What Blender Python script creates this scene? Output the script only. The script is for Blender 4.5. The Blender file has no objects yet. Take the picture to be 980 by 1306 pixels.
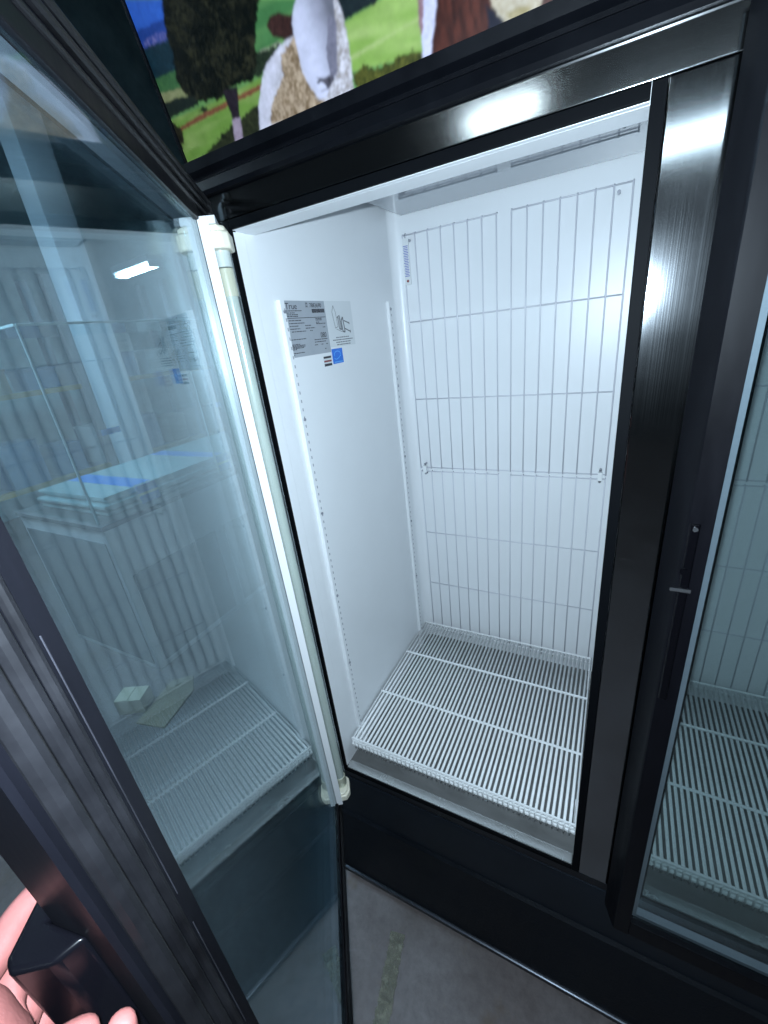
import bpy, bmesh, math, random
import numpy as np
from mathutils import Vector, Matrix
random.seed(7)
D = bpy.data
S = bpy.context.scene
COL = S.collection

# ------------------------------------------------------------------ camera
FLOOR = -0.50                        # z of the concrete floor; z = 0 is the sill of the freezer opening
CAM = Vector((0.6159, -0.6573, 1.1764))
cam = D.cameras.new('camera')
cam.sensor_fit = 'VERTICAL'
cam.sensor_height = 24.0
cam.lens = 537.51 / 1306.0 * 24.0
cam.clip_start = 0.01
cam.clip_end = 100.0
cam_o = D.objects.new('camera', cam)
COL.objects.link(cam_o)
cam_o.location = CAM
cam_o.rotation_euler = (math.radians(67.062), math.radians(6.442), math.radians(27.373))
S.camera = cam_o

# ------------------------------------------------------------------ world: the dim hall
w = D.worlds.new('World')
S.world = w
w.use_nodes = True
bg = w.node_tree.nodes['Background']
bg.inputs[0].default_value = (0.50, 0.68, 0.85, 1)
bg.inputs[1].default_value = 0.012

# ------------------------------------------------------------------ the phone's torch beside the lens
fl = D.lights.new('phone_flash', 'POINT')
fl.energy = 56.0
fl.color = (0.70, 0.865, 1.0)
fl.shadow_soft_size = 0.006
fl_o = D.objects.new('phone_flash', fl)
COL.objects.link(fl_o)
fl_o.location = CAM + Vector((-0.008, -0.004, 0.018))

S.view_settings.view_transform = 'Standard'
S.view_settings.look = 'None'
S.view_settings.exposure = 0.0
S.view_settings.gamma = 1.0
S.view_settings.use_curve_mapping = False
S.cycles.max_bounces = 8
S.cycles.use_adaptive_sampling = True
S.cycles.adaptive_threshold = 0.03
S.cycles.transparent_max_bounces = 20
S.cycles.glossy_bounces = 6
S.cycles.caustics_reflective = False
S.cycles.caustics_refractive = False
S.cycles.sample_clamp_indirect = 4.0
S.cycles.use_denoising = True

# ------------------------------------------------------------------ materials
MATS = {}


def nodes_of(name):
    m = D.materials.new(name)
    m.use_nodes = True
    MATS[name] = m
    nt = m.node_tree
    return m, nt, nt.nodes['Principled BSDF'], nt.nodes['Material Output']


def mat(name, col, rough=0.5, metal=0.0, spec=0.5, var=0.0, vscale=8.0, stretch=(1, 1, 1), bump=0.0, bscale=60.0,
        rvar=0.0, emit=None, estr=0.0, trans=0.0, coat=0.0, aniso=0.0):
    m, nt, b, out = nodes_of(name)
    N, L = nt.nodes, nt.links
    b.inputs['Base Color'].default_value = (*col, 1)
    b.inputs['Roughness'].default_value = rough
    b.inputs['Metallic'].default_value = metal
    b.inputs['Specular IOR Level'].default_value = spec
    b.inputs['Coat Weight'].default_value = coat
    if emit:
        b.inputs['Emission Color'].default_value = (*emit, 1)
        b.inputs['Emission Strength'].default_value = estr
    tc = N.new('ShaderNodeTexCoord')
    mp = N.new('ShaderNodeMapping')
    mp.inputs['Scale'].default_value = stretch
    L.new(tc.outputs['Object'], mp.inputs[0])
    if var or rvar:
        n = N.new('ShaderNodeTexNoise')
        n.inputs['Scale'].default_value = vscale
        n.inputs['Detail'].default_value = 6
        n.inputs['Roughness'].default_value = 0.62
        L.new(mp.outputs[0], n.inputs['Vector'])
        if var:
            r = N.new('ShaderNodeValToRGB')
            r.color_ramp.elements[0].position = 0.3
            r.color_ramp.elements[1].position = 0.7
            r.color_ramp.elements[0].color = (*[c * (1 - var) for c in col], 1)
            r.color_ramp.elements[1].color = (*[min(1, c * (1 + var)) for c in col], 1)
            L.new(n.outputs['Fac'], r.inputs[0])
            L.new(r.outputs[0], b.inputs['Base Color'])
        if rvar:
            mr = N.new('ShaderNodeMapRange')
            mr.inputs[1].default_value = 0.3
            mr.inputs[2].default_value = 0.7
            mr.inputs[3].default_value = max(0.02, rough - rvar)
            mr.inputs[4].default_value = min(1, rough + rvar)
            L.new(n.outputs['Fac'], mr.inputs[0])
            L.new(mr.outputs[0], b.inputs['Roughness'])
    if bump:
        n2 = N.new('ShaderNodeTexNoise')
        n2.inputs['Scale'].default_value = bscale
        n2.inputs['Detail'].default_value = 4
        L.new(mp.outputs[0], n2.inputs['Vector'])
        bp = N.new('ShaderNodeBump')
        bp.inputs['Strength'].default_value = bump
        bp.inputs['Distance'].default_value = 0.002
        L.new(n2.outputs['Fac'], bp.inputs['Height'])
        L.new(bp.outputs[0], b.inputs['Normal'])
    return m


def glass_mat(name, tint, f0=0.045, rough=0.0, wave=0.0, haze=0.0, wscale=9.0):
    """Thin clear sheet: transparent body, Schlick reflection on each face."""
    m, nt, b, out = nodes_of(name)
    N, L = nt.nodes, nt.links
    N.remove(b)
    tr = N.new('ShaderNodeBsdfTransparent')
    tr.inputs[0].default_value = (*tint, 1)
    gl = N.new('ShaderNodeBsdfGlossy')
    gl.inputs['Color'].default_value = (0.86, 0.97, 1.0, 1)
    gl.inputs['Roughness'].default_value = rough
    lw = N.new('ShaderNodeLayerWeight')
    lw.inputs[0].default_value = 0.5
    pw = N.new('ShaderNodeMath'); pw.operation = 'POWER'; pw.inputs[1].default_value = 5.0
    ma = N.new('ShaderNodeMath'); ma.operation = 'MULTIPLY_ADD'
    ma.inputs[1].default_value = 1 - f0; ma.inputs[2].default_value = f0
    L.new(lw.outputs['Facing'], pw.inputs[0])
    L.new(pw.outputs[0], ma.inputs[0])
    mx = N.new('ShaderNodeMixShader')
    L.new(ma.outputs[0], mx.inputs[0])
    L.new(tr.outputs[0], mx.inputs[1])
    L.new(gl.outputs[0], mx.inputs[2])
    last = mx
    if wave:
        tc = N.new('ShaderNodeTexCoord')
        n = N.new('ShaderNodeTexNoise')
        n.inputs['Scale'].default_value = wscale
        n.inputs['Detail'].default_value = 1
        L.new(tc.outputs['Object'], n.inputs['Vector'])
        bp = N.new('ShaderNodeBump')
        bp.inputs['Strength'].default_value = 1.0
        bp.inputs['Distance'].default_value = wave
        L.new(n.outputs['Fac'], bp.inputs['Height'])
        L.new(bp.outputs[0], gl.inputs['Normal'])
    if haze:
        tc = N.new('ShaderNodeTexCoord')
        n = N.new('ShaderNodeTexNoise')
        n.inputs['Scale'].default_value = 5
        n.inputs['Detail'].default_value = 2
        L.new(tc.outputs['Object'], n.inputs['Vector'])
        mr = N.new('ShaderNodeMapRange')
        mr.inputs[1].default_value = 0.35; mr.inputs[2].default_value = 0.75
        mr.inputs[3].default_value = haze * 0.4; mr.inputs[4].default_value = haze * 1.4
        L.new(n.outputs['Fac'], mr.inputs[0])
        df = N.new('ShaderNodeBsdfDiffuse')
        df.inputs[0].default_value = (0.7, 0.75, 0.78, 1)
        m2 = N.new('ShaderNodeMixShader')
        L.new(mr.outputs[0], m2.inputs[0])
        L.new(mx.outputs[0], m2.inputs[1])
        L.new(df.outputs[0], m2.inputs[2])
        last = m2
    L.new(last.outputs[0], out.inputs[0])
    return m


def brushed(name, col, rough, axis, scale=(900, 900, 900), metal=1.0):
    st = {'z': (1600, 1600, 1.2), 'x': (1.2, 1600, 1600)}[axis]
    m, nt, b, out = nodes_of(name)
    N, L = nt.nodes, nt.links
    tc = N.new('ShaderNodeTexCoord')
    mp = N.new('ShaderNodeMapping')
    mp.inputs['Scale'].default_value = st
    L.new(tc.outputs['Object'], mp.inputs[0])
    n = N.new('ShaderNodeTexNoise')
    n.inputs['Scale'].default_value = 1.0
    n.inputs['Detail'].default_value = 5
    L.new(mp.outputs[0], n.inputs['Vector'])
    n3 = N.new('ShaderNodeTexNoise')
    n3.inputs['Scale'].default_value = 7.0
    n3.inputs['Detail'].default_value = 5
    L.new(tc.outputs['Object'], n3.inputs['Vector'])
    r = N.new('ShaderNodeMapRange')
    r.inputs[1].default_value = 0.3; r.inputs[2].default_value = 0.7
    r.inputs[3].default_value = rough * 0.75; r.inputs[4].default_value = rough * 1.3
    ad = N.new('ShaderNodeMath'); ad.operation = 'MULTIPLY_ADD'; ad.inputs[1].default_value = 0.5
    L.new(n.outputs['Fac'], ad.inputs[0])
    hf = N.new('ShaderNodeMath'); hf.operation = 'MULTIPLY'; hf.inputs[1].default_value = 0.5
    L.new(n3.outputs['Fac'], hf.inputs[0])
    L.new(hf.outputs[0], ad.inputs[2])
    L.new(ad.outputs[0], r.inputs[0])
    L.new(r.outputs[0], b.inputs['Roughness'])
    bp = N.new('ShaderNodeBump')
    bp.inputs['Strength'].default_value = 0.09
    bp.inputs['Distance'].default_value = 0.00012
    L.new(n.outputs['Fac'], bp.inputs['Height'])
    L.new(bp.outputs[0], b.inputs['Normal'])
    b.inputs['Base Color'].default_value = (*col, 1)
    b.inputs['Metallic'].default_value = metal
    return m


mat('liner', (0.80, 0.82, 0.84), 0.30, var=0.02, vscale=3.5, bump=0.03, bscale=20, rvar=0.02)
mat('liner_rear', (0.82, 0.84, 0.86), 0.34, var=0.02, vscale=3, bump=0.05, bscale=20)
mat('ceiling_panel', (0.26, 0.29, 0.32), 0.02, coat=0.6)
mat('wire_grey', (0.66, 0.67, 0.73), 0.28)
mat('wire_white', (0.88, 0.90, 0.91), 0.35, var=0.04, vscale=30)
mat('wire_clear', (0.62, 0.65, 0.68), 0.3, var=0.05, vscale=30)
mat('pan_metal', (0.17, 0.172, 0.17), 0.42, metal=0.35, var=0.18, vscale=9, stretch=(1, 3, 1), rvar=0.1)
mat('sill_metal', (0.60, 0.62, 0.62), 0.25, metal=0.7, var=0.06, vscale=12, rvar=0.08)
mat('black_plastic', (0.0025, 0.003, 0.0045), 0.38, spec=0.16, var=0.25, vscale=14, rvar=0.08, bump=0.05, bscale=90)
mat('base_black', (0.007, 0.010, 0.015), 0.42, spec=0.2, var=0.2, vscale=8)
mat('black_lip', (0.0025, 0.003, 0.004), 0.55, spec=0.04)
mat('black_gloss', (0.002, 0.002, 0.003), 0.22, spec=0.14, rvar=0.04, vscale=20)
mat('black_paint', (0.0035, 0.005, 0.008), 0.45, spec=0.18, var=0.2, vscale=6, bump=0.25, bscale=180, rvar=0.08)
mat('rubber', (0.0035, 0.0035, 0.0045), 0.45, spec=0.3, var=0.5, vscale=18, rvar=0.12, bump=0.1, bscale=60)
mat('stile_black', (0.0028, 0.0029, 0.0044), 0.40, spec=0.13, var=0.2, vscale=10, stretch=(6, 6, 1), rvar=0.05)
mat('streak_grey', (0.010, 0.010, 0.013), 0.6, spec=0.2, var=0.6, vscale=22, stretch=(3, 3, 0.6))
brushed('steel_v', (0.30, 0.32, 0.34), 0.10, 'z')
brushed('steel_h', (0.50, 0.52, 0.54), 0.12, 'x')
brushed('steel_dark', (0.05, 0.055, 0.065), 0.30, 'x')
mat('alu', (0.78, 0.80, 0.83), 0.28, metal=0.85, var=0.05, vscale=40, rvar=0.06)
mat('spacer_alu', (0.22, 0.25, 0.29), 0.4, metal=0.3)
mat('white_trim', (0.82, 0.84, 0.86), 0.3)
mat('cream', (0.80, 0.76, 0.62), 0.42, var=0.06, vscale=25)
mat('cream_band', (0.76, 0.72, 0.60), 0.3)
mat('tube_white', (0.66, 0.71, 0.70), 0.18, var=0.05, vscale=12, stretch=(1, 1, 0.2))
glass_mat('lamp_cover', (0.88, 0.91, 0.88), 0.13, 0.14)
glass_mat('door_glass', (0.895, 0.94, 0.955), 0.058, 0.0, wave=0.00010, haze=0.0008, wscale=5.0)
glass_mat('door_glass_dark', (0.86, 0.893, 0.895), 0.055, 0.0, wave=0.00008, wscale=5.0)
glass_mat('case_glass', (0.93, 0.96, 0.96), 0.05)
mat('glass_edge', (0.66, 0.84, 0.86), 0.15, var=0.1, vscale=30)
mat('glass_sheet', (0.55, 0.72, 0.74), 0.12, var=0.06, vscale=5)
mat('blue_tape', (0.02, 0.28, 0.85), 0.45, var=0.1, vscale=20)
mat('screw', (0.35, 0.36, 0.40), 0.3, metal=0.8)
mat('lock_metal', (0.30, 0.31, 0.33), 0.2, metal=0.9)
mat('slot_dark', (0.36, 0.37, 0.41), 0.6)
mat('label_grey', (0.40, 0.43, 0.47), 0.32, metal=0.25, var=0.04, vscale=30)
mat('label_white', (0.68, 0.71, 0.73), 0.35, var=0.02)
mat('ink', (0.03, 0.03, 0.04), 0.5)
mat('ink_grey', (0.16, 0.17, 0.19), 0.5)
mat('ink_red', (0.25, 0.05, 0.05), 0.5)
mat('sticker_blue', (0.01, 0.17, 0.70), 0.35, var=0.05)
mat('sticker_light', (0.12, 0.42, 0.88), 0.35)
mat('therm_white', (0.75, 0.77, 0.78), 0.35)
mat('therm_blue', (0.12, 0.16, 0.50), 0.45)
mat('skin', (0.25, 0.088, 0.080), 0.58, spec=0.25, var=0.10, vscale=30, bump=0.18, bscale=300)
mat('nail', (0.38, 0.18, 0.16), 0.28)
mat('counter_white', (0.62, 0.64, 0.66), 0.4, var=0.05, vscale=4)
mat('counter_grey', (0.17, 0.18, 0.19), 0.45, var=0.1, vscale=5)
mat('counter_edge', (0.12, 0.12, 0.12), 0.4, var=0.2, vscale=12)
mat('column_paint', (0.58, 0.63, 0.68), 0.6, var=0.08, vscale=3)
mat('cardboard', (0.24, 0.20, 0.13), 0.7, var=0.1, vscale=12)
mat('carton_pale', (0.50, 0.47, 0.34), 0.6, var=0.08, vscale=12)
mat('yellow_beam', (0.30, 0.23, 0.06), 0.45, var=0.2, vscale=10)
mat('rack_steel', (0.16, 0.20, 0.24), 0.45, metal=0.4, var=0.2, vscale=6)
mat('crate_grey', (0.20, 0.22, 0.24), 0.5, var=0.2, vscale=6)
mat('crate_blue', (0.05, 0.14, 0.26), 0.5, var=0.2, vscale=6)
mat('wall_teal', (0.22, 0.36, 0.40), 0.7, var=0.35, vscale=1.6, bump=0.3, bscale=14)
mat('lamp_lit', (0.9, 0.95, 1.0), 0.4, emit=(0.60, 0.85, 1.0), estr=32.0)
mat('lamp_bright', (0.9, 0.95, 1.0), 0.4, emit=(0.50, 0.78, 1.0), estr=110.0)
mat('lamp_strong', (0.9, 0.95, 1.0), 0.4, emit=(0.50, 0.78, 1.0), estr=190.0)
mat('lamp_mid', (0.9, 0.95, 1.0), 0.4, emit=(0.72, 0.90, 1.0), estr=28.0)
mat('lamp_dim', (0.9, 0.95, 1.0), 0.4, emit=(0.80, 0.95, 1.0), estr=16.0)
mat('lamp_body', (0.6, 0.62, 0.64), 0.5)
mat('tape_residue', (0.165, 0.155, 0.115), 0.6, var=0.45, vscale=40, bump=0.5, bscale=80)


def concrete():
    m, nt, b, out = nodes_of('concrete')
    N, L = nt.nodes, nt.links
    tc = N.new('ShaderNodeTexCoord')
    def noise(s, d=8, r=0.6):
        n = N.new('ShaderNodeTexNoise')
        n.inputs['Scale'].default_value = s
        n.inputs['Detail'].default_value = d
        n.inputs['Roughness'].default_value = r
        L.new(tc.outputs['Object'], n.inputs['Vector'])
        return n
    n1, n2, n3 = noise(3.0), noise(38.0, 6, 0.7), noise(9.0, 4)
    r1 = N.new('ShaderNodeValToRGB')
    e = r1.color_ramp.elements
    e[0].position, e[0].color = 0.30, (0.085, 0.068, 0.064, 1)
    e[1].position, e[1].color = 0.72, (0.168, 0.148, 0.152, 1)
    k = e.new(0.5); k.color = (0.128, 0.108, 0.109, 1)
    L.new(n1.outputs['Fac'], r1.inputs[0])
    mx = N.new('ShaderNodeMixRGB'); mx.blend_type = 'MULTIPLY'; mx.inputs[0].default_value = 0.55
    r2 = N.new('ShaderNodeValToRGB')
    r2.color_ramp.elements[0].position = 0.32; r2.color_ramp.elements[0].color = (0.55, 0.53, 0.5, 1)
    r2.color_ramp.elements[1].position = 0.62; r2.color_ramp.elements[1].color = (1.08, 1.06, 1.04, 1)
    L.new(n2.outputs['Fac'], r2.inputs[0])
    L.new(r1.outputs[0], mx.inputs[1]); L.new(r2.outputs[0], mx.inputs[2])
    # rusty stain patches
    r3 = N.new('ShaderNodeValToRGB')
    r3.color_ramp.elements[0].position = 0.60; r3.color_ramp.elements[0].color = (0, 0, 0, 1)
    r3.color_ramp.elements[1].position = 0.72; r3.color_ramp.elements[1].color = (0.6, 0.6, 0.6, 1)
    L.new(n3.outputs['Fac'], r3.inputs[0])
    m2 = N.new('ShaderNodeMixRGB')
    m2.inputs[2].default_value = (0.11, 0.075, 0.045, 1)
    L.new(r3.outputs[0], m2.inputs[0]); L.new(mx.outputs[0], m2.inputs[1])
    L.new(m2.outputs[0], b.inputs['Base Color'])
    b.inputs['Roughness'].default_value = 0.62
    bp = N.new('ShaderNodeBump'); bp.inputs['Strength'].default_value = 0.35; bp.inputs['Distance'].default_value = 0.003
    L.new(n2.outputs['Fac'], bp.inputs['Height']); L.new(bp.outputs[0], b.inputs['Normal'])


concrete()
def flake(name, lo, hi, sc):
    """wear: parts of the sheet are gone"""
    nt = MATS[name].node_tree
    N, L = nt.nodes, nt.links
    b, out = N['Principled BSDF'], N['Material Output']
    tc = N.new('ShaderNodeTexCoord')
    n = N.new('ShaderNodeTexNoise'); n.inputs['Scale'].default_value = sc; n.inputs['Detail'].default_value = 8; n.inputs['Roughness'].default_value = 0.7
    L.new(tc.outputs['Object'], n.inputs['Vector'])
    r = N.new('ShaderNodeMapRange'); r.inputs[1].default_value = lo; r.inputs[2].default_value = hi
    L.new(n.outputs['Fac'], r.inputs[0])
    L.new(r.outputs[0], b.inputs['Alpha'])
flake('tape_residue', 0.28, 0.66, 30)


def print_mat():
    m, nt, b, out = nodes_of('sign_print')
    a = nt.nodes.new('ShaderNodeVertexColor')
    a.layer_name = 'print'
    nt.links.new(a.outputs[0], b.inputs['Base Color'])
    nt.links.new(a.outputs[0], b.inputs['Emission Color'])
    b.inputs['Emission Strength'].default_value = 0.06      # the header sign is lit from inside
    b.inputs['Roughness'].default_value = 0.3


print_mat()


# ------------------------------------------------------------------ mesh helpers
class MB:
    """Collects shapes into one bmesh, builds one object."""
    def __init__(self):
        self.bm = bmesh.new()

    def box(self, x0, x1, y0, y1, z0, z1, bev=0.0, seg=2):
        b = bmesh.new()
        bmesh.ops.create_cube(b, size=1.0)
        sx, sy, sz = x1 - x0, y1 - y0, z1 - z0
        for v in b.verts:
            v.co = Vector(((v.co.x + .5) * sx + x0, (v.co.y + .5) * sy + y0, (v.co.z + .5) * sz + z0))
        if bev:
            bmesh.ops.bevel(b, geom=b.edges[:], offset=min(bev, 0.45 * min(abs(sx), abs(sy), abs(sz))), segments=seg,
                            profile=0.6, affect='EDGES')
        self._join(b)
        return self

    def _join(self, b):
        me = D.meshes.new('tmp')
        bmesh.ops.recalc_face_normals(b, faces=b.faces[:])
        b.to_mesh(me)
        b.free()
        self.bm.from_mesh(me)
        D.meshes.remove(me)

    def tube(self, pts, r, n=10, cap=True, radii=None):
        b = bmesh.new()
        pts = [Vector(p) for p in pts]
        rings = []
        for i, p in enumerate(pts):
            t = (pts[min(i + 1, len(pts) - 1)] - pts[max(i - 1, 0)]).normalized()
            a = t.orthogonal().normalized() if abs(t.z) < 0.9 else (Vector((1, 0, 0)) - t * t.x).normalized()
            c = t.cross(a)
            rr = radii[i] if radii else r
            rings.append([b.verts.new(p + a * math.cos(2 * math.pi * k / n) * rr + c * math.sin(2 * math.pi * k / n) * rr) for k in range(n)])
        for i in range(len(rings) - 1):
            for k in range(n):
                b.faces.new((rings[i][k], rings[i][(k + 1) % n], rings[i + 1][(k + 1) % n], rings[i + 1][k]))
        if cap:
            b.faces.new(rings[0][::-1]); b.faces.new(rings[-1])
        self._join(b)
        return self

    def prism(self, poly, axis, a0, a1):
        """poly in the two other axes (in x,y,z order), extruded along axis."""
        b = bmesh.new()
        def mk(u, v, a):
            return {'x': (a, u, v), 'y': (u, a, v), 'z': (u, v, a)}[axis]
        lo = [b.verts.new(mk(u, v, a0)) for u, v in poly]
        hi = [b.verts.new(mk(u, v, a1)) for u, v in poly]
        n = len(poly)
        b.faces.new(lo[::-1]); b.faces.new(hi)
        for k in range(n):
            b.faces.new((lo[k], lo[(k + 1) % n], hi[(k + 1) % n], hi[k]))
        self._join(b)
        return self

    def mirror_x(self):
        for v in self.bm.verts:
            v.co.x = -v.co.x
        bmesh.ops.reverse_faces(self.bm, faces=self.bm.faces[:])
        return self

    def build(self, name, material, parent=None, smooth=True):
        me = D.meshes.new(name)
        self.bm.to_mesh(me)
        self.bm.free()
        o = link(name, me, material, parent, smooth)
        if smooth:
            wn = o.modifiers.new('weighted_normal', 'WEIGHTED_NORMAL')
            wn.keep_sharp = True
            wn.weight = 60
        return o


def link(name, me, material, parent=None, smooth=True):
    if material:
        me.materials.clear()
        me.materials.append(MATS[material])
    if smooth and len(me.polygons):
        me.polygons.foreach_set('use_smooth', [True] * len(me.polygons))
        try:
            me.set_sharp_from_angle(angle=math.radians(35))
        except Exception:
            pass
    o = D.objects.new(name, me)
    COL.objects.link(o)
    o.parent = parent
    return o


def inst(src, name, parent, loc=(0, 0, 0)):
    o = src.copy()
    o.name = name
    COL.objects.link(o)
    o.parent = parent
    o.location = loc
    return o


def empty(name, loc=(0, 0, 0), rz=0.0, parent=None):
    o = D.objects.new(name, None)
    o.empty_display_size = 0.05
    COL.objects.link(o)
    o.location = loc
    o.rotation_euler = (0, 0, rz)
    o.parent = parent
    return o


def tag(o, label=None, cat=None, group=None, kind=None):
    if label: o['label'] = label
    if cat: o['category'] = cat
    if group: o['group'] = group
    if kind: o['kind'] = kind
    return o


def box(name, m, parent, *dims, bev=0.0015):
    return MB().box(*dims, bev=bev).build(name, m, parent)


def text(name, body, m, parent, loc, size, rot, sx=1.0):
    c = D.curves.new(name, 'FONT')
    c.body = body
    c.size = size
    c.extrude = 0.0001
    c.resolution_u = 3
    tmp = D.objects.new('tmp_text', c)
    COL.objects.link(tmp)
    me = D.meshes.new_from_object(tmp.evaluated_get(bpy.context.evaluated_depsgraph_get()))
    D.objects.remove(tmp)
    D.curves.remove(c)
    me.name = name
    me.materials.clear()
    me.materials.append(MATS[m])
    o = D.objects.new(name, me)
    COL.objects.link(o)
    o.parent = parent
    o.location = loc
    o.rotation_euler = rot
    o.scale = (sx, 1, 1)
    return o


# ------------------------------------------------------------------ the setting
fb = bmesh.new()
bmesh.ops.create_grid(fb, x_segments=8, y_segments=8, size=7.0)
me = D.meshes.new('floor'); fb.to_mesh(me); fb.free()
floor = link('floor', me, 'concrete')
floor.location = (-2.0, 1.0, FLOOR)
tag(floor, kind='structure')
bw = MB().box(-6.3, -6.2, -6.0, 8.0, FLOOR, 7.0).build('hall_wall', 'wall_teal')
tag(bw, kind='structure')

# ------------------------------------------------------------------ FREEZER
fz = empty('display_freezer', (0, 0, 0))
tag(fz, 'black two-door upright display freezer with white interior and left glass door open', 'freezer')

W1, HT = 0.62, 1.3705
XR0, XR1 = 0.760, 1.380          # right bay opening
XL, XR = -0.070, 1.450           # cabinet sides
YB, ZC = 0.657, 1.4745           # rear wall face, inner ceiling

# liner
box('left_wall', 'liner', fz, -0.034, -0.006, 0.012, 0.70, -0.03, 1.56)
box('right_wall', 'liner', fz, 1.386, 1.414, 0.012, 0.70, -0.03, 1.56)
# rear wall with rounded corners into the side walls
rc = [(-0.006 + 0.030 * (1 - math.cos(a)), YB - 0.030 * (1 - math.sin(a))) for a in [k * math.pi / 16 for k in range(9)]]
poly = rc + [(1.386 - (x + 0.006), y) for x, y in rc[::-1]] + [(1.386, 0.72), (-0.006, 0.72)]
MB().prism(poly, 'z', -0.03, 1.56).build('rear_wall', 'liner_rear', fz)
box('evaporator_cover', 'ceiling_panel', fz, 0.035, 1.345, 0.10, 0.640, ZC, ZC + 0.06, bev=0.004)
box('inner_ceiling', 'liner', fz, -0.006, 1.386, 0.02, YB + 0.02, 1.545, 1.575)
box('header_lip', 'liner', fz, -0.006, 1.386, 0.012, 0.060, HT, 1.545)
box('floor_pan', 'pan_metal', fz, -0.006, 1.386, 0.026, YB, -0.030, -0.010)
box('sill', 'sill_metal', fz, 0.0, W1, 0.001, 0.0255, -0.012, 0.000, bev=0.003)
box('sill', 'sill_metal', fz, XR0, XR1, 0.001, 0.0255, -0.012, 0.000, bev=0.003)
# white breaker strip on the left return and a fine crease
box('breaker_strip', 'liner', fz, -0.0055, -0.0005, 0.001, 0.030, 0.0, HT, bev=0.002)
box('breaker_strip', 'liner', fz, 0.0, W1, 0.001, 0.0115, HT, HT + 0.004, bev=0.001)

# outer carcass
box('side_panel', 'black_paint', fz, XL, -0.036, 0.016, 0.76, -0.44, 1.92, bev=0.003)
box('side_panel', 'black_paint', fz, 1.416, XR, 0.016, 0.76, -0.44, 1.92, bev=0.003)
box('back_panel', 'black_paint', fz, -0.034, 1.414, 0.722, 0.758, -0.44, 1.92)
box('top_panel', 'black_paint', fz, -0.034, 1.414, 0.06, 0.72, 1.60, 1.64)
box('machine_floor', 'black_paint', fz, -0.034, 1.414, 0.03, 0.72, -0.07, -0.035)

# black lips round the two openings (front edge at y = 0)
for x0, x1 in ((0.0, W1), (XR0, XR1)):
    box('opening_trim', 'black_lip', fz, x0 - 0.015, x0 - 0.0006, -0.004, 0.010, -0.013, HT + 0.015)
    box('opening_trim', 'black_lip', fz, x1 + 0.0006, x1 + 0.015, -0.004, 0.040, -0.013, HT + 0.015)
    box('opening_trim', 'black_lip', fz, x0, x1, -0.004, 0.010, HT + 0.0006, HT + 0.015)
    box('opening_trim', 'black_lip', fz, x0, x1, -0.004, 0.0005, -0.013, -0.0008)
# brushed steel face frame the door gaskets close on
box('mullion', 'steel_v', fz, 0.6355, 0.7445, -0.002, 0.045, -0.0135, HT + 0.0158, bev=0.002)
box('jamb', 'steel_v', fz, XL, -0.0155, -0.002, 0.0155, -0.0135, HT + 0.0158)
box('jamb', 'steel_v', fz, XR1 + 0.0155, XR, -0.002, 0.0155, -0.0135, HT + 0.0158)
box('face_rail', 'steel_h', fz, XL, XR, -0.002, 0.011, HT + 0.0165, 1.4265, bev=0.001)
box('face_rail', 'steel_dark', fz, XL, XR, -0.002, 0.011, -0.040, -0.014, bev=0.002)

# header: black mouldings and the lit sign
MB().prism([(0.011, 1.427), (-0.010, 1.427), (-0.014, 1.432), (-0.012, 1.446), (-0.005, 1.450), (-0.005, 1.455), (-0.016, 1.460),
            (-0.018, 1.474), (-0.004, 1.4785), (0.011, 1.4785)], 'x', XL, XR).build('header_moulding', 'black_plastic', fz)
TX = Vector((0, -0.2486, 0.9686))       # the sign leans forward
def sp(x, v, out=0.0):
    n = Vector((0, -0.9686, -0.2486))
    return Vector((x, 0, 1.4785)) + TX * v + n * out
bmq = bmesh.new()
def quadbox(x0, x1, v0, v1, o0, o1):
    b = MB()
    for v in ():
        pass
    bb = bmesh.new()
    pts = [sp(x, v, o) for o in (o0, o1) for x, v in ((x0, v0), (x1, v0), (x1, v1), (x0, v1))]
    vs = [bb.verts.new(p) for p in pts]
    for f in ((0, 1, 2, 3), (7, 6, 5, 4), (0, 4, 5, 1), (1, 5, 6, 2), (2, 6, 7, 3), (3, 7, 4, 0)):
        bb.faces.new([vs[i] for i in f])
    b._join(bb)
    return b
bmq.free()
quadbox(XL, -0.0655, 0.0, 0.40, -0.012, 0.004).build('sign_frame', 'black_plastic', fz, False)
quadbox(XR - 0.005, XR, 0.0, 0.40, -0.012, 0.004).build('sign_frame', 'black_plastic', fz, False)
quadbox(XL, XR, 0.40, 0.43, -0.012, 0.006).build('sign_frame', 'black_plastic', fz, False)
sb = quadbox(-0.065, XR - 0.0055, 0.0005, 0.3995, -0.010, -0.001).build('sign_backing', 'label_white', fz, False)
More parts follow.
